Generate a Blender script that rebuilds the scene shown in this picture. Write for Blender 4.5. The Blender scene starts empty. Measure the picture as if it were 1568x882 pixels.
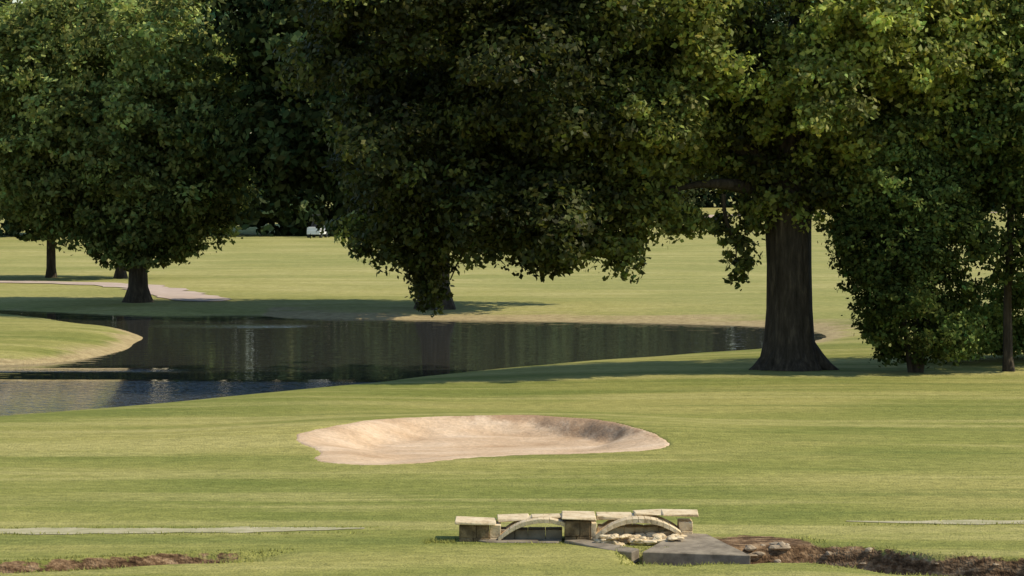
import bpy, bmesh, math, numpy as np
from mathutils import Vector
S = bpy.context.scene
S.view_settings.view_transform='Standard'; S.view_settings.look='None'; S.view_settings.exposure=0

# ---------------------------------------------------------------- helpers
def link(o): S.collection.objects.link(o); return o
def empty(name, loc=(0,0,0)):
    o=bpy.data.objects.new(name,None); o.location=loc; o.empty_display_size=.5; return link(o)
def mesh_np(name, V, F, mat=None, smooth=False, parent=None, attrs=None, col=None):
    V=np.asarray(V,dtype=np.float32); F=np.asarray(F,dtype=np.int32)
    me=bpy.data.meshes.new(name)
    me.vertices.add(len(V)); me.vertices.foreach_set('co',V.ravel())
    n,k=F.shape
    me.loops.add(n*k); me.loops.foreach_set('vertex_index',F.ravel())
    me.polygons.add(n)
    me.polygons.foreach_set('loop_start',np.arange(0,n*k,k,dtype=np.int32))
    me.polygons.foreach_set('loop_total',np.full(n,k,dtype=np.int32))
    if smooth: me.polygons.foreach_set('use_smooth',np.ones(n,dtype=bool))
    if mat: me.materials.append(mat)
    me.update(calc_edges=True)
    if attrs:
        for a,v in attrs.items():
            at=me.attributes.new(a,'FLOAT','POINT'); at.data.foreach_set('value',np.asarray(v,dtype=np.float32))
    if col is not None:
        at=me.attributes.new('tint','FLOAT_COLOR','POINT')
        c=np.ones((len(V),4),dtype=np.float32); c[:,:3]=col
        at.data.foreach_set('color',c.ravel())
    o=bpy.data.objects.new(name,me); link(o)
    if parent: o.parent=parent
    return o
def smooth(t): t=np.clip(t,0,1); return t*t*(3-2*t)
def chaikin(P,n=2,closed=True):
    P=np.array(P,float)
    for _ in range(n):
        Q=np.roll(P,-1,0) if closed else P[1:]
        A=P if closed else P[:-1]
        R=np.empty((2*len(A),2)); R[0::2]=.75*A+.25*Q; R[1::2]=.25*A+.75*Q
        if not closed: R=np.vstack([P[:1],R,P[-1:]])
        P=R
    return P
def segdist(x,y,P,closed):
    n=len(P); d=np.full(x.shape,1e9)
    for i in range(n if closed else n-1):
        a=P[i]; b=P[(i+1)%n]; e=b-a
        t=np.clip(((x-a[0])*e[0]+(y-a[1])*e[1])/(e@e+1e-12),0,1)
        d=np.minimum(d,(x-a[0]-t*e[0])**2+(y-a[1]-t*e[1])**2)
    return np.sqrt(d)
def sdf(x,y,P):
    d=segdist(x,y,P,True); ins=np.zeros(x.shape,bool); n=len(P)
    for i in range(n):
        a=P[i]; b=P[(i+1)%n]
        c=((a[1]>y)!=(b[1]>y)); 
        xx=(b[0]-a[0])*(y-a[1])/((b[1]-a[1]) if abs(b[1]-a[1])>1e-9 else 1e-9)+a[0]
        ins^=c&(x<xx)
    return np.where(ins,-d,d)
def wob(x,y,s,seed):
    r=np.random.default_rng(seed); out=0
    for i in range(7):
        a=r.uniform(0,6.28); f=s*r.uniform(.5,1.9); p=r.uniform(0,6.28)
        out=out+np.sin((x*np.cos(a)+y*np.sin(a))*f+p)
    return out/4.0

# ---------------------------------------------------------------- materials
def newmat(name):
    m=bpy.data.materials.new(name); m.use_nodes=True; nt=m.node_tree
    b=nt.nodes['Principled BSDF']; return m,nt,b
def N(nt,t,**k):
    n=nt.nodes.new(t)
    for a,v in k.items(): setattr(n,a,v)
    return n
def ramp(nt,fac,stops):
    r=N(nt,'ShaderNodeValToRGB'); e=r.color_ramp.elements
    while len(e)<len(stops): e.new(.5)
    for i,(p,c) in enumerate(stops): e[i].position=p; e[i].color=(*c,1) if len(c)==3 else c
    nt.links.new(fac,r.inputs[0]); return r.outputs[0]
def noise(nt,vec,scale,detail=4,rough=.55,stretch=None):
    if stretch:
        mp=N(nt,'ShaderNodeMapping'); mp.inputs['Scale'].default_value=stretch
        nt.links.new(vec,mp.inputs[0]); vec=mp.outputs[0]
    n=N(nt,'ShaderNodeTexNoise'); n.inputs['Scale'].default_value=scale
    n.inputs['Detail'].default_value=detail; n.inputs['Roughness'].default_value=rough
    nt.links.new(vec,n.inputs['Vector']); return n.outputs[0]
def mixc(nt,fac,a,b,mode='MIX'):
    m=N(nt,'ShaderNodeMix',data_type='RGBA',blend_type=mode)
    for s,v in ((m.inputs[0],fac),(m.inputs[6],a),(m.inputs[7],b)):
        if isinstance(v,(int,float)): s.default_value=v
        elif isinstance(v,tuple): s.default_value=(*v,1)
        else: nt.links.new(v,s)
    return m.outputs[2]
def math_(nt,op,a,b=0.0,clamp=False):
    m=N(nt,'ShaderNodeMath',operation=op,use_clamp=clamp)
    for s,v in ((m.inputs[0],a),(m.inputs[1],b)):
        if isinstance(v,(int,float)): s.default_value=v
        else: nt.links.new(v,s)
    return m.outputs[0]
def mrange(nt,v,a,b,c=0,d=1):
    m=N(nt,'ShaderNodeMapRange',interpolation_type='SMOOTHSTEP')
    for i,x in zip((1,2,3,4),(a,b,c,d)): m.inputs[i].default_value=x
    nt.links.new(v,m.inputs[0]); return m.outputs[0]
def bump(nt,b,h,strength,dist):
    n=N(nt,'ShaderNodeBump'); n.inputs['Strength'].default_value=strength; n.inputs['Distance'].default_value=dist
    nt.links.new(h,n.inputs['Height']); nt.links.new(n.outputs[0],b.inputs['Normal']); return n

def mat_ground():
    m,nt,b=newmat('grass_turf'); g=N(nt,'ShaderNodeNewGeometry').outputs['Position']
    sep=N(nt,'ShaderNodeSeparateXYZ'); nt.links.new(g,sep.inputs[0])
    big=noise(nt,g,.11,3,.6,(.7,1,1)); mid=noise(nt,g,.5,4,.7,(.35,1,1)); fine=noise(nt,g,4.5,3,.75,(.6,1,1))
    streak=noise(nt,g,.7,3,.6,(.07,.75,1))
    c=ramp(nt,mid,[(.3,(.175,.190,.044)),(.5,(.240,.240,.060)),(.7,(.325,.303,.094))])
    c2=ramp(nt,big,[(.36,(.15,.18,.040)),(.5,(.240,.240,.064)),(.63,(.39,.335,.115))])
    c=mixc(nt,.55,c,c2)
    c=mixc(nt,mrange(nt,streak,.48,.64,0,.6),c,(.41,.36,.135))
    c=mixc(nt,mrange(nt,streak,.46,.34,0,.5),c,(.13,.16,.038))
    far=mrange(nt,sep.outputs[1],95,125)
    cf=ramp(nt,mid,[(.3,(.32,.305,.095)),(.7,(.45,.395,.165))])
    fs=noise(nt,g,.11,3,.6,(.45,1.1,1)); cf=mixc(nt,mrange(nt,fs,.42,.6,0,.5),cf,(.22,.24,.07))
    c=mixc(nt,math_(nt,'MULTIPLY',far,.9),c,cf)
    f=ramp(nt,fine,[(.3,(.72,.74,.7)),(.7,(1.22,1.2,1.22))])
    c=mixc(nt,1.0,c,f,'MULTIPLY')
    at=N(nt,'ShaderNodeAttribute',attribute_name='shore').outputs['Fac']
    e=math_(nt,'ADD',at,math_(nt,'MULTIPLY',math_(nt,'SUBTRACT',mid,.5),1.2))
    tan=ramp(nt,fine,[(.3,(.27,.20,.10)),(.7,(.50,.39,.21))])
    c=mixc(nt,mrange(nt,e,.25,.7,0,.95),c,tan)
    d=N(nt,'ShaderNodeAttribute',attribute_name='dirt').outputs['Fac']
    dn=noise(nt,g,5,4,.75,(.6,1,1.6))
    e=math_(nt,'ADD',d,math_(nt,'MULTIPLY',math_(nt,'SUBTRACT',fine,.5),1.4))
    soil=ramp(nt,dn,[(.34,(.035,.02,.010)),(.47,(.12,.07,.036)),(.58,(.26,.165,.09)),(.72,(.46,.33,.20))])
    c=mixc(nt,mrange(nt,e,.48,.68),c,soil)
    nt.links.new(c,b.inputs['Base Color']); b.inputs['Roughness'].default_value=.95
    b.inputs['Specular IOR Level'].default_value=.08
    h=math_(nt,'ADD',noise(nt,g,6,2,.75,(.6,1,1)),math_(nt,'MULTIPLY',noise(nt,g,22,1,.7),.5))
    bump(nt,b,h,.6,.09)
    return m
def mat_simple(name,stops,scale,rough=.9,bs=.5,bd=.03,stretch=None,detail=5):
    m,nt,b=newmat(name); tc=N(nt,'ShaderNodeNewGeometry').outputs['Position']
    n=noise(nt,tc,scale,detail,.65,stretch)
    nt.links.new(ramp(nt,n,stops),b.inputs['Base Color']); b.inputs['Roughness'].default_value=rough
    b.inputs['Specular IOR Level'].default_value=.25
    if bs: bump(nt,b,n,bs,bd)
    return m
def mat_sand():
    m,nt,b=newmat('bunker_sand'); g=N(nt,'ShaderNodeNewGeometry'); p=g.outputs['Position']
    a=noise(nt,p,1.1,5,.65,(.5,1,1)); f=noise(nt,p,9,4,.7)
    c=ramp(nt,a,[(.3,(.47,.315,.19)),(.5,(.60,.43,.28)),(.7,(.70,.53,.37))])
    lip_shade=N(nt,'ShaderNodeAttribute',attribute_name='wall').outputs['Fac']
    e=math_(nt,'ADD',lip_shade,math_(nt,'MULTIPLY',math_(nt,'SUBTRACT',noise(nt,p,2.5,5,.7,(1.5,.6,1)),.5),1.5))
    c=mixc(nt,mrange(nt,e,.45,1.0,0,.65),c,(.31,.175,.09))  # shadow under the back-right lip, with rake streaks, painted into the sand colour
    c=mixc(nt,1.0,c,ramp(nt,f,[(.3,(.82,.82,.82)),(.7,(1.12,1.12,1.12))]),'MULTIPLY')
    nt.links.new(c,b.inputs['Base Color']); b.inputs['Roughness'].default_value=1; b.inputs['Specular IOR Level'].default_value=.05
    bump(nt,b,math_(nt,'ADD',a,math_(nt,'MULTIPLY',f,.3)),.7,.12); return m
def mat_leaf(name,base,transl,tc=.3,spec=.2):
    m,nt,b=newmat(name); out=nt.nodes['Material Output']
    a=N(nt,'ShaderNodeAttribute',attribute_name='tint').outputs['Color']
    c=mixc(nt,1.0,a,base,'MULTIPLY')
    if spec>0:
        nt.links.new(c,b.inputs['Base Color']); b.inputs['Roughness'].default_value=.55; b.inputs['Specular IOR Level'].default_value=spec
    else:
        nt.nodes.remove(b); b=N(nt,'ShaderNodeBsdfDiffuse'); nt.links.new(c,b.inputs[0]); nt.links.new(b.outputs[0],out.inputs[0])
    if tc>0:
        t=N(nt,'ShaderNodeBsdfTranslucent'); nt.links.new(mixc(nt,1.0,a,transl,'MULTIPLY'),t.inputs[0])
        mx=N(nt,'ShaderNodeMixShader'); mx.inputs[0].default_value=tc
        nt.links.new(b.outputs[0],mx.inputs[1]); nt.links.new(t.outputs[0],mx.inputs[2]); nt.links.new(mx.outputs[0],out.inputs[0])
    return m
def mat_water():
    m,nt,b=newmat('pond_water'); g=N(nt,'ShaderNodeNewGeometry').outputs['Position']
    sep=N(nt,'ShaderNodeSeparateXYZ'); nt.links.new(g,sep.inputs[0])
    b.inputs['Base Color'].default_value=(.048,.048,.042,1); b.inputs['Roughness'].default_value=.02; b.inputs['IOR'].default_value=1.5
    r1=noise(nt,g,4.0,2,.6,(.7,1.1,1)); r2=noise(nt,g,1.3,2,.6,(.5,1.3,1))
    patch=noise(nt,g,.14,2,.5,(.4,1.8,1))
    y=math_(nt,'ADD',sep.outputs[1],math_(nt,'MULTIPLY',math_(nt,'SUBTRACT',patch,.5),3.0))
    wind=mrange(nt,y,85.0,84.0)
    w2=math_(nt,'MULTIPLY',mrange(nt,math_(nt,'ABSOLUTE',math_(nt,'SUBTRACT',y,88.8)),1.2,.3),mrange(nt,sep.outputs[0],-9,-12))
    w3=math_(nt,'MULTIPLY',mrange(nt,math_(nt,'ABSOLUTE',math_(nt,'SUBTRACT',y,112.5)),2.0,.2),mrange(nt,math_(nt,'ABSOLUTE',math_(nt,'ADD',sep.outputs[0],11)),4,2))
    ww=math_(nt,'MAXIMUM',math_(nt,'MAXIMUM',wind,math_(nt,'MULTIPLY',w2,.8)),math_(nt,'MULTIPLY',w3,.2))
    h=math_(nt,'ADD',math_(nt,'MULTIPLY',math_(nt,'MULTIPLY',ww,.15),r1),math_(nt,'MULTIPLY',r2,.010))
    bump(nt,b,h,1.0,1.0)
    return m

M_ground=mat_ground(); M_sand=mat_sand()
M_path=mat_simple('path_gravel',[(.3,(.30,.28,.14)),(.55,(.42,.37,.22)),(.75,(.52,.46,.31))],2.5,.95)
M_conc=mat_simple('concrete_path',[(.3,(.42,.32,.26)),(.7,(.58,.46,.38))],.8,.9)
M_bark=mat_simple('bark',[(.3,(.022,.017,.011)),(.55,(.06,.046,.032)),(.75,(.13,.10,.07))],5,.95,1,.08,(1.6,1.6,.3))
M_stone=mat_simple('cut_stone',[(.25,(.28,.19,.095)),(.45,(.62,.48,.29)),(.75,(.80,.67,.46))],6,.9,.7,.03)
M_stone_shade=mat_simple('shaded_stone',[(.25,(.055,.036,.018)),(.5,(.16,.11,.055)),(.78,(.38,.27,.14))],7,.9,.9,.04)  # same stone darkened: shade on the pier fronts is put into the colour
M_slab=mat_simple('grey_concrete',[(.25,(.12,.095,.065)),(.7,(.34,.28,.20))],4,.9,.4,.02)
M_water=mat_water()
L_oak=mat_leaf('oak_leaves',(.185,.205,.048),(.30,.33,.055),.32,.2)
L_dark=mat_leaf('dark_leaves',(.044,.058,.021),(.05,.07,.015),0,0)
L_maple=mat_leaf('maple_leaves',(.165,.19,.062),(.19,.22,.05),.28,0)
L_far=mat_leaf('distant_leaves',(.058,.078,.036),(.04,.06,.015),0,0)
L_bush=mat_leaf('shrub_leaves',(.098,.125,.036),(.13,.18,.04),.27,0)

# ---------------------------------------------------------------- terrain
WZ=-.45
pond=chaikin([(-60,131),(-30,129.5),(-22.6,125.4),(-18.6,122.1),(-15.3,120),(-10.9,121.5),(-9.9,118),(-2.3,117),(5.7,115),(10.5,112.2),(12.2,107),
 (10.6,102),(8.7,98.6),(4.7,95.2),(-1.7,87.8),(-4.9,81.8),(-5.9,79.6),(-8.4,75.5),(-12.7,70.6),(-16.6,66.9),(-30,60),(-60,58),
 (-60,86),(-30,88),(-16.3,90.6),(-14.5,92.1),(-13.3,97.5),(-13.5,104.8),(-15,110),(-18.2,116),(-22.4,123),(-30,127.5),(-60,128)],2)
bunk=chaikin([(-4.75,60.9),(-4.2,62.4),(-3.2,63.9),(-2.2,64.9),(-.4,65.6),(1.1,65.1),(2.4,62.9),(3.45,59.9),(2.95,58.7),(1.6,58.2),(.25,58.1),(-.85,57.6),(-1.75,56.6),(-2.6,56.2),(-3.5,56.5),(-4.1,57.6),(-3.9,59.3)],2)
ditchR=chaikin([(1.9,43.1),(2.6,43.05),(3.6,43.3),(4.3,43.75),(5,43.45),(6.2,42.7),(7.6,42.0),(10,40.9),(16,38.5),(30,34)],1,False)
ditchL=chaikin([(-3.2,43.35),(-5.0,42.9),(-6.2,42.45),(-7.6,42.1),(-11,41.6),(-20,39.5),(-40,36)],1,False)
def H(x,y,parts=False):
    x=np.asarray(x,float); y=np.asarray(y,float)
    sp=sdf(x,y,pond)+.12*wob(x,y,1.3,3)
    w=3.6*smooth((x+6)/6)*smooth((112-y)/10)+1.2
    w=np.where(y>108,2.4,w)
    top=np.where(y>112,.28,.45)+0.17*smooth((y-150)/80)
    z=WZ+np.where(sp>0,top*(1-np.exp(-sp/w)),np.maximum(sp*.35,-1.2))
    z=z+np.where(sp>0,smooth(sp/12),0)*(.07*wob(x,y,.16,11)+.03*wob(x,y,.5,12))
    sb=sdf(x,y,bunk)+.08*wob(x,y,2.2,31)+.05*wob(x,y,6,32)
    z=z+.20*np.exp(-np.maximum(sb,0)**2/6)*smooth((y-59)/5)
    z=z-.10*np.exp(-((x+9)/4)**2-((y-57)/3.)**2)+.08*np.exp(-((x-7)/4)**2-((y-61)/3.)**2)
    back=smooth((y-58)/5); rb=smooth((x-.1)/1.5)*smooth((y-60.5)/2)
    wb=2.2-.9*back-.75*rb
    dep=(.16+.20*back)*smooth(-sb/wb)+.035*wob(x,y,1.4,5)*smooth(-sb/.8)
    base=z
    sandz=base-np.where(sb<0,dep+.02,.02+ sb*.6)
    z=np.where(sb<0.0,base-dep-.02-.12*smooth(-sb/.15),z)
    dR=segdist(x,y,ditchR,False)+.15*wob(x,y,2.2,21)+.08*wob(x,y,6,23); dL=segdist(x,y,ditchL,False)+.10*wob(x,y,2.4,22)+.05*wob(x,y,7,24)
    gR=smooth((1.0-dR)/.30)*smooth((x-1.5)/1.0); gL=smooth((.65-dL)/.25)
    fl=smooth((-x-3.0)/2.5)
    z=z-.55*gR-.34*gL*fl
    z=z-.10*smooth((43-y)/1.2)*smooth((x-4)/2)
    if not parts: return z
    dirt=np.maximum(smooth((1.2-dR)/.4)*smooth((x-1.5)/1.0),smooth((.80-dL)/.3)*fl)
    dirt=np.maximum(dirt,.95*smooth((1.5-np.hypot((x-3.9)/.8,(y-44.8)/1.0))/.8))
    shore=np.exp(-np.maximum(sp,0)/np.where(y>108,3.0,.9))*np.where((y<101)&(x>-12.9),.2,1.0)
    shore=shore*np.where((y>108)&(x<-10.5),.35,1)
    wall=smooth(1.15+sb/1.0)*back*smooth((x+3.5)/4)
    return z,dirt,shore,sb,sandz,wall
def axis(segs):
    out=[]
    for a,b,s in segs: out.append(np.arange(a,b,s))
    return np.unique(np.concatenate(out+[np.array([segs[-1][1]])]).round(4))
xs=axis([(-2500,-300,200),(-300,-60,20),(-60,-24,1.5),(-24,-9,.35),(-9,9,.09),(9,24,.35),(24,60,2),(60,300,20),(300,2500,200)])
ys=axis([(-600,0,60),(0,34,2),(34,40,.3),(40,47,.06),(47,55,.2),(55,67.5,.09),(67.5,132,.33),(132,240,2),(240,500,10),(500,3000,250)])
X,Y=np.meshgrid(xs,ys); Z,D,SH,SB,_,_=H(X.ravel(),Y.ravel(),True)
nx,ny=len(xs),len(ys)
idx=np.arange(nx*ny).reshape(ny,nx)
F=np.stack([idx[:-1,:-1],idx[:-1,1:],idx[1:,1:],idx[1:,:-1]],-1).reshape(-1,4)
mesh_np('ground',np.stack([X.ravel(),Y.ravel(),Z],1),F,M_ground,True,attrs={'dirt':D,'shore':SH})
bx=np.arange(-5.5,4.3,.06); by=np.arange(55.2,67,.06); BX,BY=np.meshgrid(bx,by)
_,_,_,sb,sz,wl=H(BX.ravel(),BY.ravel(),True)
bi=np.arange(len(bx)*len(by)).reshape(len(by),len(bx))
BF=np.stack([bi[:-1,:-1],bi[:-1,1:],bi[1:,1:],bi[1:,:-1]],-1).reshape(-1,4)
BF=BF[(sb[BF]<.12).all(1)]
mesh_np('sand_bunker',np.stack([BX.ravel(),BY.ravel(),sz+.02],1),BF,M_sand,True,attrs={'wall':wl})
mesh_np('pond_water',[(-62,56,WZ),(14,56,WZ),(14,134,WZ),(-62,134,WZ)],[(0,1,2,3)],M_water)

def hz(x,y): return float(H(np.array([x]),np.array([y]))[0])
def ribbon(name,pts,w,mat,lift=.012,step=.4):
    P=chaikin(pts,3,False); L=np.r_[0,np.cumsum(np.hypot(*np.diff(P,axis=0).T))]
    t=np.arange(0,L[-1],step); px=np.interp(t,L,P[:,0]); py=np.interp(t,L,P[:,1])
    dx=np.gradient(px); dy=np.gradient(py); l=np.hypot(dx,dy); nxx,nyy=-dy/l,dx/l
    wv=w*(1+.15*np.sin(t*1.7)+.12*np.sin(t*4.1)+.1*np.sin(t*9.3))*np.minimum(1,.15+(L[-1]-t)/2.5)
    V=[];k=5
    for j in range(k):
        s=(j/(k-1)-.5)*wv; V.append(np.stack([px+nxx*s,py+nyy*s],1))
    V=np.stack(V,1).reshape(-1,2); z=H(V[:,0],V[:,1])+lift
    n=len(t); ii=np.arange(n*k).reshape(n,k)
    F=np.stack([ii[:-1,:-1],ii[:-1,1:],ii[1:,1:],ii[1:,:-1]],-1).reshape(-1,4)
    return mesh_np(name,np.c_[V,z],F,mat,True)
ribbon('cart_path',[(-60,45),(-20,46.0),(-7.9,46.3),(-5,46.35),(-2.3,46.6)],.68,M_path,.008,.15)
ribbon('cart_path',[(60,45),(14,47.0),(8,47.4),(6.5,47.5),(5.5,47.7)],.48,M_path,.008,.15)
ribbon('concrete_path',[(-40,150),(-24,147),(-19.6,143.6),(-17.6,139.7),(-15.2,132),(-13.2,126.5)],2.6,M_conc,.03,.8)
ribbon('concrete_path',[(60,345),(34,338),(24,330),(19,300)],4,M_conc,.05,3)

# ---------------------------------------------------------------- trees
def tube(P,R,seg=10,flare=0,seed=0):
    P=np.array(P,float); n=len(P)
    T=np.gradient(P,axis=0); T/=np.linalg.norm(T,axis=1)[:,None]
    V=[];up=np.array([0.,1.,0.1]) 
    for i in range(n):
        a=np.cross(T[i],up); a/=np.linalg.norm(a); b=np.cross(T[i],a)
        th=np.linspace(0,2*np.pi,seg,endpoint=False)
        rr=R[i]*(1+.05*np.sin(3*th+i*.3+seed)+.04*np.sin(5*th+seed*2)+.02*np.sin(9*th))
        if flare: 
            f=max(0,1-i/flare)**2; rr=rr*(1+f*(.30+.45*np.maximum(0,np.sin(4*th+seed))**2))
        V.append(P[i]+np.outer(rr*np.cos(th),a)+np.outer(rr*np.sin(th),b))
    V=np.concatenate(V); ii=np.arange(n*seg).reshape(n,seg); jj=np.roll(ii,-1,1)
    F=np.stack([ii[:-1],jj[:-1],jj[1:],ii[1:]],-1).reshape(-1,4)
    return V,F
def curve(a,b,n,sag,seed,wig=.12):
    r=np.random.default_rng(seed); a=np.array(a,float); b=np.array(b,float); t=np.linspace(0,1,n)[:,None]
    P=a+(b-a)*t; P[:,2]+=(sag*4*t*(1-t))[:,0]; L=np.linalg.norm(b-a)
    off=r.normal(0,1,(4,3)); 
    for k in range(4): P+=off[k]*np.sin(np.pi*t*(k+1))*wig*L/(k+1)/3
    return P
def trunkmesh(name,parts,parent):
    Vs=[];Fs=[];o=0
    for V,F in parts: Vs.append(V);Fs.append(F+o);o+=len(V)
    return mesh_np(name,np.concatenate(Vs),np.concatenate(Fs),M_bark,True,parent)
def unit(v): return v/np.maximum(np.linalg.norm(v,axis=-1,keepdims=True),1e-9)
def crown(name,envs,mat,parent,rs=.9,L=.26,nper=300,seed=1,nc=12,zmin=.3,dens=1.6,drop=.15,tintv=.4,spread=.26):
    r=np.random.default_rng(seed); CC=[];NN=[];TT=[]
    for e in envs:
        cx,cy,cz,rx,ry,rz=e[:6]; tb=e[6] if len(e)>6 else 1.0; dd=e[7] if len(e)>7 else 1.0
        p=1.6; A=4*np.pi*(((rx*ry)**p+(rx*rz)**p+(ry*rz)**p)/3)**(1/p)
        rsz=min(rs,.55*min(rx,rz)); K=max(4,int(A/(dens*rsz**2)*dd*1.25))
        d=unit(r.normal(size=(K,3))); rad=r.uniform(.4,1.0,K)**.5
        Sx=np.array([cx,cy,cz])+d*rad[:,None]*np.array([rx,ry,rz])*(1+.14*r.normal(size=(K,1)))
        Sx=Sx[r.random(K)>drop]; K=len(Sx)
        ts=tb*np.exp(tintv*.6*r.normal(size=K)); sr=rsz*r.uniform(.45,1.25,K)
        d2=unit(r.normal(size=(K,nc,3))); d2[...,2]*=.75
        C=Sx[:,None]+d2*(sr[:,None,None]*r.uniform(.35,1.15,(K,nc,1))**.5)
        tcl=ts[:,None]*np.exp(tintv*.5*r.normal(size=(K,nc)))
        m=max(3,int(nper*(rsz/rs)**2/nc))
        P=C[:,:,None]+r.normal(size=(K,nc,m,3))*(spread*sr[:,None,None,None])*np.array([1,1,.55])
        out=unit(P-np.array([cx,cy,cz]))*.35+unit(P-Sx[:,None,None])*.55+np.array([0,0,.4])
        nn=unit(out+r.normal(size=P.shape)*.6)
        CC.append(P.reshape(-1,3)); NN.append(nn.reshape(-1,3))
        TT.append(np.broadcast_to(tcl[:,:,None],(K,nc,m)).ravel()*np.exp(.2*r.normal(size=K*nc*m)))
    C=np.concatenate(CC);n=np.concatenate(NN);T=np.concatenate(TT)
    k=C[:,2]>zmin+.25*r.random(len(C))
    C=C[k];n=n[k];T=T[k]
    a=unit(np.cross(n,r.normal(size=C.shape))); s=np.cross(n,a)
    l=L*r.uniform(.55,1.3,len(C))[:,None]; w=l*r.uniform(.45,.75,(len(C),1))
    V=np.stack([C-a*l/2,C+s*w/2+a*l*.08,C+a*l/2,C-s*w/2+a*l*.08],1).reshape(-1,3)
    F=np.arange(len(V)).reshape(-1,4)
    yel=.12*r.normal(size=len(T))
    col=np.stack([T*(1+yel),T,T*.95],1); col=np.repeat(np.clip(col,.1,3),4,axis=0)
    return mesh_np(name,V,F,mat,False,parent,col=col)

# --- big oak by the pond
oak=empty('oak_tree',(0,0,0))
ox,oy=8.28,84.0
oz=hz(ox,oy)
P=np.array([(ox,oy,oz-.15),(ox,oy,oz+.12),(ox,oy,oz+.4),(ox-.02,oy,oz+.9),(ox-.03,oy,oz+1.8),(ox-.05,oy,3.0),(ox-.08,oy+.05,4.0),(ox-.1,oy+.1,5.0),(ox-.1,oy+.1,6.5),(ox+.1,oy+.2,8.5),(ox+.3,oy+.4,11),(ox+.2,oy+.5,14)])
R=[.80,.78,.75,.72,.68,.66,.68,.72,.55,.42,.28,.1]
parts=[tube(P,R,36,4,1)]
for i,(a,b,r0,sag) in enumerate([((ox-.2,oy,4.9),(4.6,83,5.2),.28,.25),((4.8,83,5.2),(-2.5,82.6,3.9),.17,.5),((ox,oy,5),(3,83,9),.36,.6),((3.5,83,8.6),(-4,83.5,9.5),.25,.6),
    ((ox,oy,5.1),(12.5,84,8.5),.34,.6),((12,84,8.3),(16,85,10),.18,.3),((ox,oy+.1,6.5),(6,84,12),.3,.4),((ox,oy+.2,6.5),(11,85,13),.28,.4),
    ((6.2,83.4,5.1),(6.6,83.7,3.2),.07,.2),((1,82.8,4.9),(-1.8,82.8,2.6),.08,.3),((2,82.8,4.8),(3.2,82.8,3.2),.06,.2),((ox-.3,oy-.1,4.6),(10.6,83.4,6.2),.16,.3)]):
    c=curve(a,b,12,sag,50+i); parts.append(tube(c,np.linspace(r0,r0*.25,12),9,0,i))
for i,(dx,dy) in enumerate([(1.2,-.35),(-.85,-.5),(1.0,.6),(.2,-1.0),(-1.0,.4)]):
    c=np.array([(ox+dx*.3,oy+dy*.3,oz+.75),(ox+dx*.6,oy+dy*.6,oz+.3),(ox+dx*.85,oy+dy*.85,oz+.07),(ox+dx*1.15,oy+dy*1.15,oz-.1)])
    parts.append(tube(c,[.3,.26,.18,.08],8,0,i))
trunkmesh('trunk',parts,oak)
shade=.29  # crown's own shade put into the leaf tint of its left and middle lobes
envs=[(-2.4,83,3.0,.55,.8,1.3,shade),(-3.3,82.8,4.0,1.3,1.5,1.0,shade),(-4.3,83,4.1,.8,1,.6,.7,.8),(-2.8,83.2,6.3,2.4,3.4,2.2,shade),(-3.2,84,10,3.0,4,3,shade),
 (-.4,82,4.7,1.9,2.9,1.4,shade),(1.3,81.9,4.4,1.4,2.7,1.4,shade),(2.8,82.4,4.3,1.1,2.0,1.2,.5),(3.4,82.8,3.4,.6,.7,.6,.7,.7),(4.1,82.8,5.2,1.1,1.6,1.1,.7),(5.0,83,4.3,.65,.8,.35,.8,.6),
 (1.0,82.5,8.3,3.2,3.9,3,shade),(4.0,82.6,7.2,1.7,2.8,1.9,.75),(5.3,82.4,8.6,1.3,2.2,1.2,1.15),(4.4,82.7,11,2.6,3.6,2.4,.9),(5.2,82.6,6.7,.7,.9,.5,1.0,.8),
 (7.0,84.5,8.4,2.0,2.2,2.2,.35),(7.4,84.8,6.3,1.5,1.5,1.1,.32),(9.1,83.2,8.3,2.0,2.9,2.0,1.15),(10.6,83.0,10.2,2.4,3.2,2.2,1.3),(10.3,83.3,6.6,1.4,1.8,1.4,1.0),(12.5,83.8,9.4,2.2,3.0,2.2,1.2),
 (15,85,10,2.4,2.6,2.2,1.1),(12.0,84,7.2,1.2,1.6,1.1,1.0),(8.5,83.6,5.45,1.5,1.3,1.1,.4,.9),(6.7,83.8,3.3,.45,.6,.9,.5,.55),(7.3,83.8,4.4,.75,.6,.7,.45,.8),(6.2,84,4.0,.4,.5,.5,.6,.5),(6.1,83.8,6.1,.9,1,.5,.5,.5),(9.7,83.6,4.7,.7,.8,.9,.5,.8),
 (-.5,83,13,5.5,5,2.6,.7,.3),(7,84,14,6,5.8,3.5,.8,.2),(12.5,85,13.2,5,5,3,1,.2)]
crown('foliage',envs,L_oak,oak,rs=.72,L=.20,nper=220,seed=3,drop=.24,spread=.3,tintv=.55)

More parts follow.
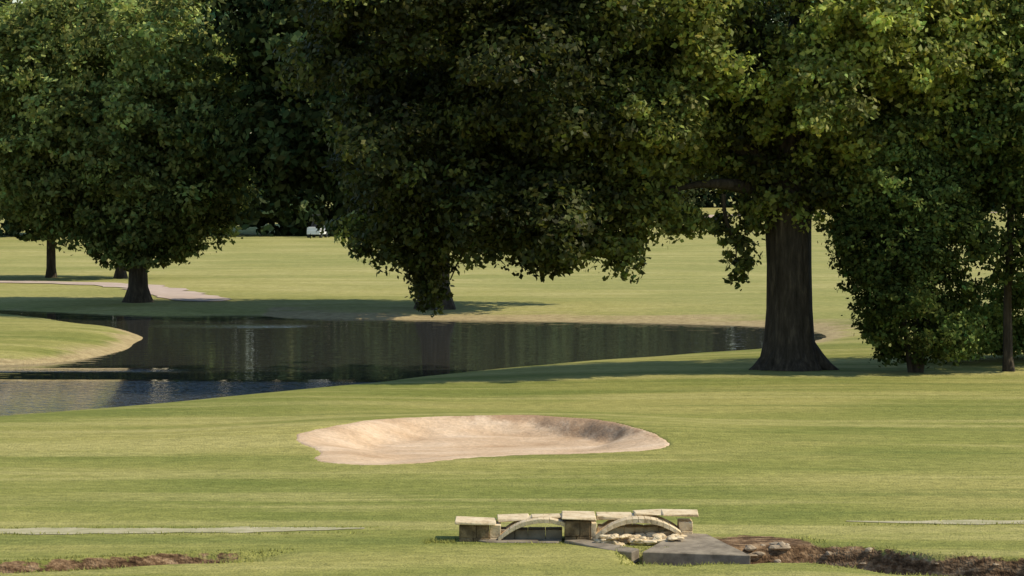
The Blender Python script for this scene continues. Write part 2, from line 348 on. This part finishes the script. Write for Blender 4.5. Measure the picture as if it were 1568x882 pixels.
# --- wide dark oak on the far shore
o2=empty('oak_tree',(0,0,0)); bx0,by0=-3.3,121.5; bz=hz(bx0,by0)
parts=[tube([(bx0,by0,bz-.2),(bx0,by0,bz+.4),(bx0,by0,bz+1),(bx0+.1,by0,3),(bx0,by0,6),(bx0,by0+.3,10),(bx0,by0,15)],[.75,.68,.6,.55,.5,.4,.1],18,3,4)]
for i,b in enumerate([(-10,121,7),(3.5,121,7),(-7,124,11),(2,119,11),(-4,118,12)]): parts.append(tube(curve((bx0,by0,3.5+i*.5),b,9,.7,80+i),np.linspace(.35,.08,9),8,0,i))
trunkmesh('trunk',parts,o2)
crown('foliage',[(-3.3,121.5,7.5,7.2,5.5,4.6),(-8.2,122,8.5,4.3,4.5,4.2),(2.2,122,8,4.5,4.5,4.2),(-4,122,13,8,6,4.5,1,.7),(4,122,13,5,5,3.5,1,.7),(-8.6,122,12.5,4,5,3.5,1,.7),(-3.2,121,3.6,1.9,1.8,1.5)],L_dark,o2,rs=1.3,L=.40,nper=180,seed=5,dens=1.9)

# --- maple on left
mp=empty('maple_tree',(0,0,0)); mx,my=-16.75,127.3; mz=hz(mx,my)
parts=[tube([(mx,my,mz-.2),(mx,my,mz+.25),(mx,my,mz+.7),(mx,my,2),(mx+.1,my,4),(mx,my,8),(mx,my,13)],[.5,.47,.42,.38,.36,.25,.06],14,3,2)]
for i,b in enumerate([(-21,127,5),(-12.8,127,5.5),(-19,124,7),(-15,124,8),(-20,128,10),(-14,128,11)]): parts.append(tube(curve((mx,my,2.2+i*.5),b,8,.6,90+i),np.linspace(.16,.04,8),7,0,i))
trunkmesh('trunk',parts,mp)
crown('foliage',[(-16.9,127,4.4,4.6,4,2.7,.7),(-18.2,127,6.5,5.0,4.4,3.2),(-15.5,127,6.8,4.0,4.4,3.4,1),(-17.5,127,10.3,5.2,4.8,3.9,1.3),(-20.6,126.5,5.6,2.2,2.4,1.9,1),(-13.3,126.8,5.0,1.5,1.6,1.5,.8),(-16.5,126.8,2.5,2.3,2,1.0,.5),(-21.5,127.2,10.5,2.8,2.6,2.6,1.2)],L_maple,mp,rs=.95,L=.28,nper=200,seed=6,zmin=1.1,drop=.22,tintv=.55)

# --- small trees behind, far left
for k,(tx,ty,s) in enumerate([(-24.8,153,1.0),(-20.9,152,.85),(-30.5,146,1.1)]):
    t=empty('maple_tree'); tz=hz(tx,ty)
    trunkmesh('trunk',[tube([(tx,ty,tz-.2),(tx,ty,tz+.5),(tx,ty,2.5),(tx+.1,ty,6)],[.28,.24,.22,.1],10,2,k)],t)
    crown('foliage',[(tx,ty,5.2*s,4*s,3.5,3.3*s,1.4),(tx-1,ty,9*s,4*s,3.5,3.4*s,1.6)],L_dark,t,rs=1.1,L=.4,nper=140,seed=20+k,zmin=1.9)

# --- shrub-like cypress by the oak
sh=empty('cypress_shrub')
gx,gy=11.75,82.6; gz=hz(gx,gy)
trunkmesh('trunk',[tube([(gx+dx*.2,gy,gz-.1),(gx+dx*.5,gy,gz+1.2),(gx+dx,gy,3.2),(gx+dx*.7,gy,5.5)],[.1,.08,.06,.03],8,0,i) for i,dx in enumerate((-.6,0,.6))],sh)
crown('foliage',[(11.5,82.6,1.9,1.7,1.5,1.7,.6),(12.9,82.6,1.5,.7,1,1.0,1.3,.8),(11.4,82.6,3.6,1.75,1.5,1.8,.7),(10.1,82.6,3.7,.7,.8,1.2,.6),(11.2,82.6,5.3,1.25,1.2,1.6,1.0),(10.9,82.5,6.4,.75,.9,.9,1.3),(12.4,82.8,4.7,1,1.1,1.3,1.0)],L_bush,sh,rs=.55,L=.15,nper=260,seed=8,zmin=.05,tintv=.4,drop=.24)

# --- slim tree at right edge and a neighbour outside the frame
for k,(tx,ty,s,sd) in enumerate([(14.6,83.4,1.0,31),(19.5,86,1.15,32)]):
    t=empty('elm_tree')
    tz=hz(tx,ty)
    trunkmesh('trunk',[tube([(tx,ty,tz-.1),(tx-.03,ty,tz+.4),(tx-.05,ty,2),(tx+.02,ty,4),(tx,ty,8)],[.16,.14,.12,.11,.05],10,2,k)],t)
    crown('foliage',[(tx-.3,ty,4.6*s,1.9*s,1.8,1.9*s,.6),(tx+.6,ty,6.8*s,2.5*s,2.2,2.1*s,.8),(tx-.9,ty,7.2*s,1.5*s,1.7,1.6*s,1.1),(tx+1,ty,10*s,2.6,2.4,2.4,1.2,.8),(tx+1.6,ty+.2,3.2,1.3,1.4,1.3,.6)],L_bush,t,rs=.75,L=.19,nper=220 if k==0 else 120,seed=sd,zmin=1.7,drop=.24,tintv=.5)
crown('undergrowth_shrub',[(13.9,87,.9,1.2,1.2,1.0,1.6),(16,88,1.2,1.6,1.4,1.3,1.4),(18.5,88,1.3,1.8,1.4,1.4,1.1)],L_bush,None,rs=.5,L=.16,nper=200,seed=41,zmin=.0)

# --- distant tree line
envs=[]; r=np.random.default_rng(5)
line=chaikin([(-110,218),(-90,225),(-45,236),(-16,236),(-6,245),(6,290),(13,375),(34,392),(60,380),(110,330),(140,310)],2,False)
LL=np.r_[0,np.cumsum(np.hypot(*np.diff(line,axis=0).T))]
for t in np.arange(0,LL[-1],6.5):
    x=np.interp(t,LL,line[:,0]); y=np.interp(t,LL,line[:,1]); vis=abs(x)<.19*y+8
    hgt=r.uniform(19.5,22)*(y/235 if y>235 else 1)**.8; w=r.uniform(4.5,6.5); tb=r.uniform(.6,1.4); q=.8 if vis else .3
    envs+= [(x,y+r.uniform(-2,3),hgt*.22,w,4.5,hgt*.24,tb*.8,q),(x+r.uniform(-1,1),y+2,hgt*.5,w*1.05,5,hgt*.26,tb,q),(x+r.uniform(-1,1),y+2.5,hgt*.78,w*.9,4.5,hgt*.22,tb*1.2,q)]
crown('distant_trees',envs,L_far,None,rs=2.0,L=.85,nper=100,seed=9,nc=10,zmin=-.3,drop=.05)

# ---------------------------------------------------------------- stone bridge
def poly_prism(V2,y0,y1):
    n=len(V2); V=[(x,y0,z) for x,z in V2]+[(x,y1,z) for x,z in V2]; F=[list(range(n))[::-1],list(range(n,2*n))]
    F+=[[i,(i+1)%n,n+(i+1)%n,n+i] for i in range(n)]; return V,F
def prism_z(pts,thick):
    n=len(pts); V=[(x,y,z) for x,y,z in pts]+[(x,y,z-thick) for x,y,z in pts]
    F=[list(range(n)),list(range(n,2*n))[::-1]]+[[i,n+i,n+(i+1)%n,(i+1)%n] for i in range(n)]; return V,F
br=empty('stone_bridge')
def add(name,lst,mat,bev=.012,jit=0.0,seed=0):
    bm=bmesh.new(); r=np.random.default_rng(seed)
    for V,F in lst:
        vs=[bm.verts.new(Vector(v)+Vector(r.normal(0,jit,3)) if jit else v) for v in V]
        for f in F:
            try: bm.faces.new([vs[i] for i in f])
            except ValueError: pass
    bmesh.ops.recalc_face_normals(bm,faces=bm.faces)
    if bev: bmesh.ops.bevel(bm,geom=list(bm.edges),offset=bev,segments=1,affect='EDGES')
    me=bpy.data.meshes.new(name); bm.to_mesh(me); bm.free(); me.materials.append(mat)
    o=bpy.data.objects.new(name,me); link(o); o.parent=br; return o
def box(x0,x1,y0,y1,z0,z1): return poly_prism([(x0,z0),(x1,z0),(x1,z1),(x0,z1)],y0,y1)
def courses(x0,x1,y0,y1,z0,z1,rows,seed):
    r=np.random.default_rng(seed); out=[]; hh=(z1-z0)/rows
    for j in range(rows):
        x=x0
        while x<x1-.04:
            w=min(r.uniform(.14,.3),x1-x)
            if x1-x-w<.08: w=x1-x
            out.append(box(x+.002,x+w-.002,y0-r.uniform(0,.02),y1,z0+j*hh+.002,z0+(j+1)*hh-.002)); x+=w
    return out
yb=45.0
add('pier_left',courses(-.84,-.36,yb-.10,yb+.55,-.15,.27,2,1),M_stone_shade,.008,.003,1)
add('pier_left_return',courses(-.355,-.18,yb-.04,yb+.5,-.15,.26,2,11),M_stone,.008,.003,1)
add('pier_middle',courses(.84,1.24,yb-.18,yb+.55,-.15,.34,2,2),M_stone_shade,.008,.003,2)
add('pier_middle_return',courses(1.245,1.34,yb-.12,yb+.5,-.15,.30,2,12),M_stone,.008,.003,2)
add('pier_right',courses(2.66,2.88,yb+.05,yb+.55,-.15,.30,3,3),M_stone,.008,.004,3)
def hump(cx,zl,zr,hw,rise,t,y0,y1,n,mat,nm,skew=0.0):
    L=[]
    f=lambda s:(cx+s*hw, (zl*(1-s)/2+zr*(1+s)/2)+rise*(1-abs(s-skew)**2.2/(1+abs(skew))**2.2))
    for i in range(n):
        a=-1+2*(i+.01)/n; b=-1+2*(i+.99)/n
        (xa,za),(xb,zb)=f(a),f(b)
        L.append(poly_prism([(xa,za),(xb,zb),(xb,zb+t),(xa,za+t)],y0,y1))
    add(nm,L,mat,.005,.0015,n)
hump(.32,.0,.05,.54,.27,.07,yb-.16,yb+.5,12,M_stone,'arch_left',.25)
hump(2.0,.04,-.02,.68,.31,.075,yb-.26,yb+.5,14,M_stone,'arch_right',.1)
add('arch_infill_left',courses(-.20,.80,yb+.10,yb+.45,-.15,.17,2,5),M_slab,.006,.003,5)
add('arch_infill_right',courses(1.36,2.6,yb+.1,yb+.45,-.15,.22,3,6),M_stone,.012,.010,6)
caps=[]
for x0,x1,y0,z,t in [(-.90,-.25,yb-.18,.285,.04),(-.22,.28,yb+.12,.315,.035),(.31,.80,yb+.06,.345,.04),(.79,1.33,yb-.25,.36,.045),(1.36,1.92,yb+.05,.35,.04),(1.95,2.42,yb+.1,.395,.035),(2.40,2.97,yb-.02,.385,.05)]:
    caps.append(box(x0,x1,y0,yb+.6,z,z+t))
add('capstones',caps,M_stone,.01,.014,7)
add('wing_wall',[prism_z([(2.0,43.75,.0),(3.68,43.6,-.03),(3.12,45.1,.11),(2.60,45.1,.13)],.6)],M_slab,.012,.008,3)
add('apron_slab',[prism_z([(.82,44.75,.05),(1.15,44.85,.05),(1.98,43.95,.02),(1.85,43.72,.0),(1.5,43.9,.01)],.2)],M_slab,.012)
add('apron_slab_left',[prism_z([(-.6,44.95,.045),(.8,44.9,.04),(.72,44.72,.02),(-.4,44.75,.02)],.2)],M_slab,.01)
def rocks(name,items,mat,parent=None,seed=0):
    r=np.random.default_rng(seed); bm=bmesh.new()
    for (x,y,z,s) in items:
        g=bmesh.ops.create_icosphere(bm,subdivisions=2,radius=1); q=r.uniform(.7,1.3,3)*np.array([1.3,1,.5]); ph=r.uniform(0,6,3)
        for v in g['verts']:
            n=v.co.copy(); k=1+.22*math.sin(3*n.x+ph[0])+.18*math.sin(4*n.y+ph[1])+.12*math.sin(4*n.z+ph[2])
            v.co=Vector((n.x*q[0]*k*s+x,n.y*q[1]*k*s+y,n.z*q[2]*k*s+z))
    me=bpy.data.meshes.new(name); bm.to_mesh(me); bm.free(); me.materials.append(mat); o=bpy.data.objects.new(name,me); link(o); o.parent=parent
r=np.random.default_rng(12)
rocks('rubble_fill',[(x,44.8+r.uniform(-.3,.15),hz(x,44.7)+r.uniform(.0,.14),r.uniform(.035,.085)) for x in r.uniform(1.35,2.7,120)],M_stone,br,1)
M_rock=mat_simple('creek_stone',[(.25,(.14,.10,.065)),(.5,(.34,.26,.17)),(.75,(.54,.44,.31))],6,.9,.7,.03)
it=[]
for _ in range(120):
    t=r.uniform(3.7,5.6); yy=np.interp(t,[3.6,4.2,5.6],[43.9,44.3,43.7])+r.normal(0,.25); it.append((t,yy,hz(t,yy),r.uniform(.02,.10)))
for _ in range(60):
    t=r.uniform(5.6,9); yy=np.interp(t,[5,6.2,7.6,10],[43.45,42.7,42.0,40.9])+r.normal(.3,.35); it.append((t,yy,hz(t,yy),r.uniform(.02,.06)))
rocks('creek_rocks',it,M_rock,None,2)

# ---------------------------------------------------------------- rough grass
def blades(name,P,h,mat,seed):
    r=np.random.default_rng(seed); n=len(P); z=H(P[:,0],P[:,1]); a=r.uniform(0,6.28,n); w=.010*r.uniform(.7,1.6,n); hh=h*r.uniform(.3,1.3,n)
    dx=np.cos(a)*w;dy=np.sin(a)*w; lx=r.normal(0,.6,n)*hh; ly=r.normal(0,.6,n)*hh
    V=np.stack([np.c_[P[:,0]-dx,P[:,1]-dy,z-.01],np.c_[P[:,0]+dx,P[:,1]+dy,z-.01],np.c_[P[:,0]+lx,P[:,1]+ly,z+hh]],1).reshape(-1,3)
    T=np.repeat(np.exp(.3*r.normal(size=n)),3)
    return mesh_np(name,V,np.arange(3*n).reshape(-1,3),mat,False,None,col=np.stack([T,T,T],1))
M_blade=mat_leaf('grass_blades',(.34,.33,.10),(.38,.38,.10),.5,0)
r=np.random.default_rng(77); pts=[]
c=np.c_[r.uniform(-10,10,180000),r.uniform(41,45.6,180000)]
_,dd,_,_,_,_=H(c[:,0],c[:,1],True); c=c[(dd>.02)&(dd<.55)&(r.random(len(c))<.4*np.clip(.4+wob(c[:,0],c[:,1],2,5),0,1))]; pts.append(c)
c=np.c_[r.uniform(-1.4,3.4,5000),r.normal(44.85,.12,5000)]
c=c[(c[:,0]<-.9)|((c[:,0]<1.2)&(c[:,1]<44.66))]; pts.append(c)
c=np.c_[r.uniform(-20,14,7000),r.choice([45.95,46.68,47.15,47.7],7000)+r.normal(0,.06,7000)]
c=c[((c[:,0]<-2.2)&(c[:,1]<46.9))|((c[:,0]>5.5)&(c[:,1]>46.9))]; pts.append(c)
blades('rough_grass',np.concatenate(pts),.045,M_blade,3)

# ---------------------------------------------------------------- golf cart far away
def mat_flat(n,c,r=.5):
    m,nt,b=newmat(n); g=N(nt,'ShaderNodeNewGeometry').outputs['Position']; nn=noise(nt,g,3,3)
    nt.links.new(ramp(nt,nn,[(.3,tuple(.85*x for x in c)),(.7,c)]),b.inputs['Base Color']); b.inputs['Roughness'].default_value=r; return m
gc=empty('golf_cart',(-15.6,228,hz(-15.6,228))); gc.rotation_euler=(0,0,math.radians(78))
MW=mat_flat('white_body',(.8,.8,.78)); MK=mat_flat('rubber',(.03,.03,.03),.8)
def part(n,loc,sc,mat,prim='cube',rot=(0,0,0)):
    if prim=='cube': bpy.ops.mesh.primitive_cube_add(size=1)
    else: bpy.ops.mesh.primitive_cylinder_add(radius=.5,depth=1,vertices=20)
    o=bpy.context.object; o.name=n; o.scale=sc; o.location=loc; o.rotation_euler=rot; o.data.materials.append(mat); o.parent=gc
    if prim=='cube': b=o.modifiers.new('b','BEVEL'); b.width=.05; b.segments=2
part('body',(0,0,.45),(2.3,1.15,.35),MW); part('cowl',(.9,0,.75),(.45,1.1,.35),MW); part('roof',(0,0,1.8),(1.6,1.15,.07),MK)
part('seat',(-.2,0,.75),(.5,1.05,.2),MK); part('seat_back',(-.5,0,1.05),(.12,1.05,.45),MK); part('rear_body',(-.85,0,.72),(.5,1.1,.3),MW)
for i,(x,y) in enumerate([(.72,.5),(.72,-.5),(-.75,.5),(-.75,-.5)]):
    part('wheel_%d'%i,(x,y,.23),(.46,.46,.2),MK,'cyl',(math.pi/2,0,0)); part('post_%d'%i,(x*.95,y,1.3),(.05,.05,1.1),MK)

# ---------------------------------------------------------------- light, world, camera
el=math.radians(44); az=math.radians(-6)
d=Vector((math.cos(el)*math.cos(az),math.cos(el)*math.sin(az),math.sin(el)))
sl=bpy.data.lights.new('sun','SUN'); sl.energy=4.9; sl.angle=math.radians(.5); sl.color=(1,.90,.70)
so=bpy.data.objects.new('sun',sl); so.rotation_euler=(-d).to_track_quat('-Z','Y').to_euler(); so.location=(40,60,50); link(so)
w=bpy.data.worlds.new('World'); S.world=w; w.use_nodes=True; nt=w.node_tree; bg=nt.nodes['Background']
sk=nt.nodes.new('ShaderNodeTexSky'); sk.sky_type='NISHITA'; sk.sun_disc=False; sk.sun_elevation=el; sk.sun_rotation=math.pi/2-az
sk.dust_density=.2; sk.ozone_density=4.0; sk.air_density=1.4
nt.links.new(sk.outputs[0],bg.inputs[0]); bg.inputs[1].default_value=.145
cam=bpy.data.cameras.new('camera'); cam.lens=100; cam.sensor_width=36; cam.clip_end=6000
co=bpy.data.objects.new('camera',cam); co.location=(0,0,6); co.rotation_euler=(math.radians(90-2.511),0,0); link(co); S.camera=co
